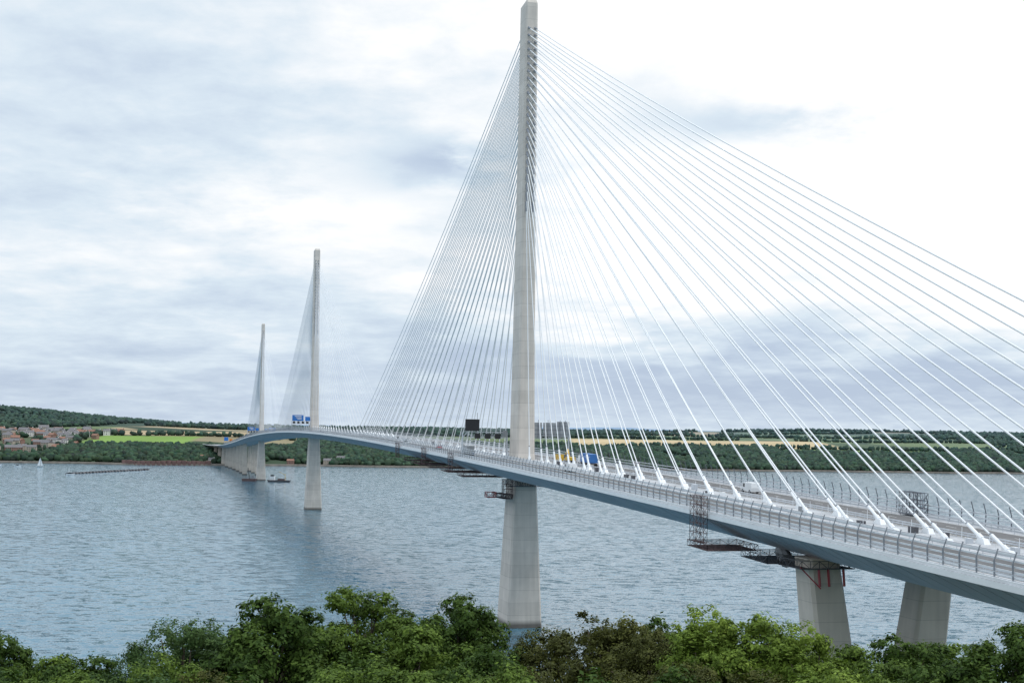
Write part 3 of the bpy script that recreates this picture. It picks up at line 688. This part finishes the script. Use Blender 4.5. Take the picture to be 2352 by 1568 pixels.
def wn(scale,detail,rough=.55,dist=0.0,ms=(1,1,1),off=(0,0,0)):
    mp=N.new('ShaderNodeMapping'); mp.inputs['Scale'].default_value=ms; mp.inputs['Location'].default_value=off; L.new(cmb.outputs[0],mp.inputs[0])
    n=N.new('ShaderNodeTexNoise'); n.inputs['Scale'].default_value=scale; n.inputs['Detail'].default_value=detail; n.inputs['Roughness'].default_value=rough; n.inputs['Distortion'].default_value=dist
    L.new(mp.outputs[0],n.inputs['Vector']); return n.outputs['Fac']
cA=wn(1.9,6,.52,.2); cB=wn(6.5,7,.60,.15,(1,1,1),(3.1,7.7,0))
nz=mth('ADD',mth('MULTIPLY',mth('SUBTRACT',cA,.5),.8),mth('MULTIPLY',mth('SUBTRACT',cB,.5),.7))
azp=mth('ADD',az,mth('MULTIPLY',mth('SUBTRACT',cB,.5),.14)); elp=mth('ADD',el,mth('MULTIPLY',mth('SUBTRACT',cA,.5),.08))
def blob(u,v,a,b,k):
    dx=mth('DIVIDE',mth('SUBTRACT',azp,u),a); dy=mth('DIVIDE',mth('SUBTRACT',elp,v),b)
    e=mth('EXPONENT',mth('MULTIPLY',mth('ADD',mth('MULTIPLY',dx,dx),mth('MULTIPLY',dy,dy)),-1.0)); return mth('MULTIPLY',e,k)
br=mth('ADD',.55,mth('MULTIPLY',nz,.95))
for a in((-.13,.165,.11,.028,.40),(.30,.30,.28,.12,.65),(.40,.17,.26,.08,.80),(-.02,.30,.12,.05,.25),(.12,.15,.12,.07,.45),(-.25,.13,.2,.015,.15),(-.06,.20,.045,.022,-.55),(.19,.235,.11,.022,-.80),(.23,.045,.32,.032,-.62),(-.35,.02,.35,.035,-.30),(-.36,.25,.15,.09,-.08),(-.3,.09,.2,.03,-.05)):
    br=mth('ADD',br,blob(*a))
brc=mth('MAXIMUM',mth('MINIMUM',br,1.0),0.0)
rp=N.new('ShaderNodeValToRGB'); L.new(brc,rp.inputs[0]); cr=rp.color_ramp
cr.elements[0].position=0.0; cr.elements[0].color=(.50,.60,.76,1); cr.elements[1].position=1.0; cr.elements[1].color=(1.05,1.05,1.06,1)
for p,c in((.25,(.60,.705,.84)),(.5,(.73,.835,.93)),(.75,(.90,.95,.995))): e=cr.elements.new(p); e.color=(*c,1)
gain=mth('ADD',1.0,mth('MULTIPLY',mth('MAXIMUM',mth('SUBTRACT',el,.33),0.0),1.0))
cs=N.new('ShaderNodeVectorMath'); cs.operation='SCALE'; L.new(rp.outputs[0],cs.inputs[0]); L.new(gain,cs.inputs['Scale'])
gap=mth('MULTIPLY',mth('SUBTRACT',1.0,brc),.08)
fin=mixc(gap,cs.outputs[0],skc.outputs[0])
L.new(fin,bg.inputs['Color']); bg.inputs['Strength'].default_value=1.0
sd=bpy.data.lights.new('sun','SUN'); sd.energy=1.5; sd.angle=math.radians(10); sd.color=(1,.94,.86)
so=bpy.data.objects.new('sun',sd); col.objects.link(so)
dv=Vector((math.sin(SUN_AZ)*math.cos(SUN_EL),math.cos(SUN_AZ)*math.cos(SUN_EL),math.sin(SUN_EL)))
so.rotation_euler=dv.to_track_quat('Z','Y').to_euler()
cd=bpy.data.cameras.new('camera'); cd.sensor_width=36; cd.lens=36*2989/2352; cd.shift_y=220/2352; cd.clip_start=.5; cd.clip_end=40000
co=bpy.data.objects.new('camera',cd); col.objects.link(co)
co.matrix_world=Matrix.Translation((0,0,61))@Matrix.Rotation(math.radians(90),4,'X')@Matrix.Rotation(math.radians(.95),4,'Z')
sc.camera=co
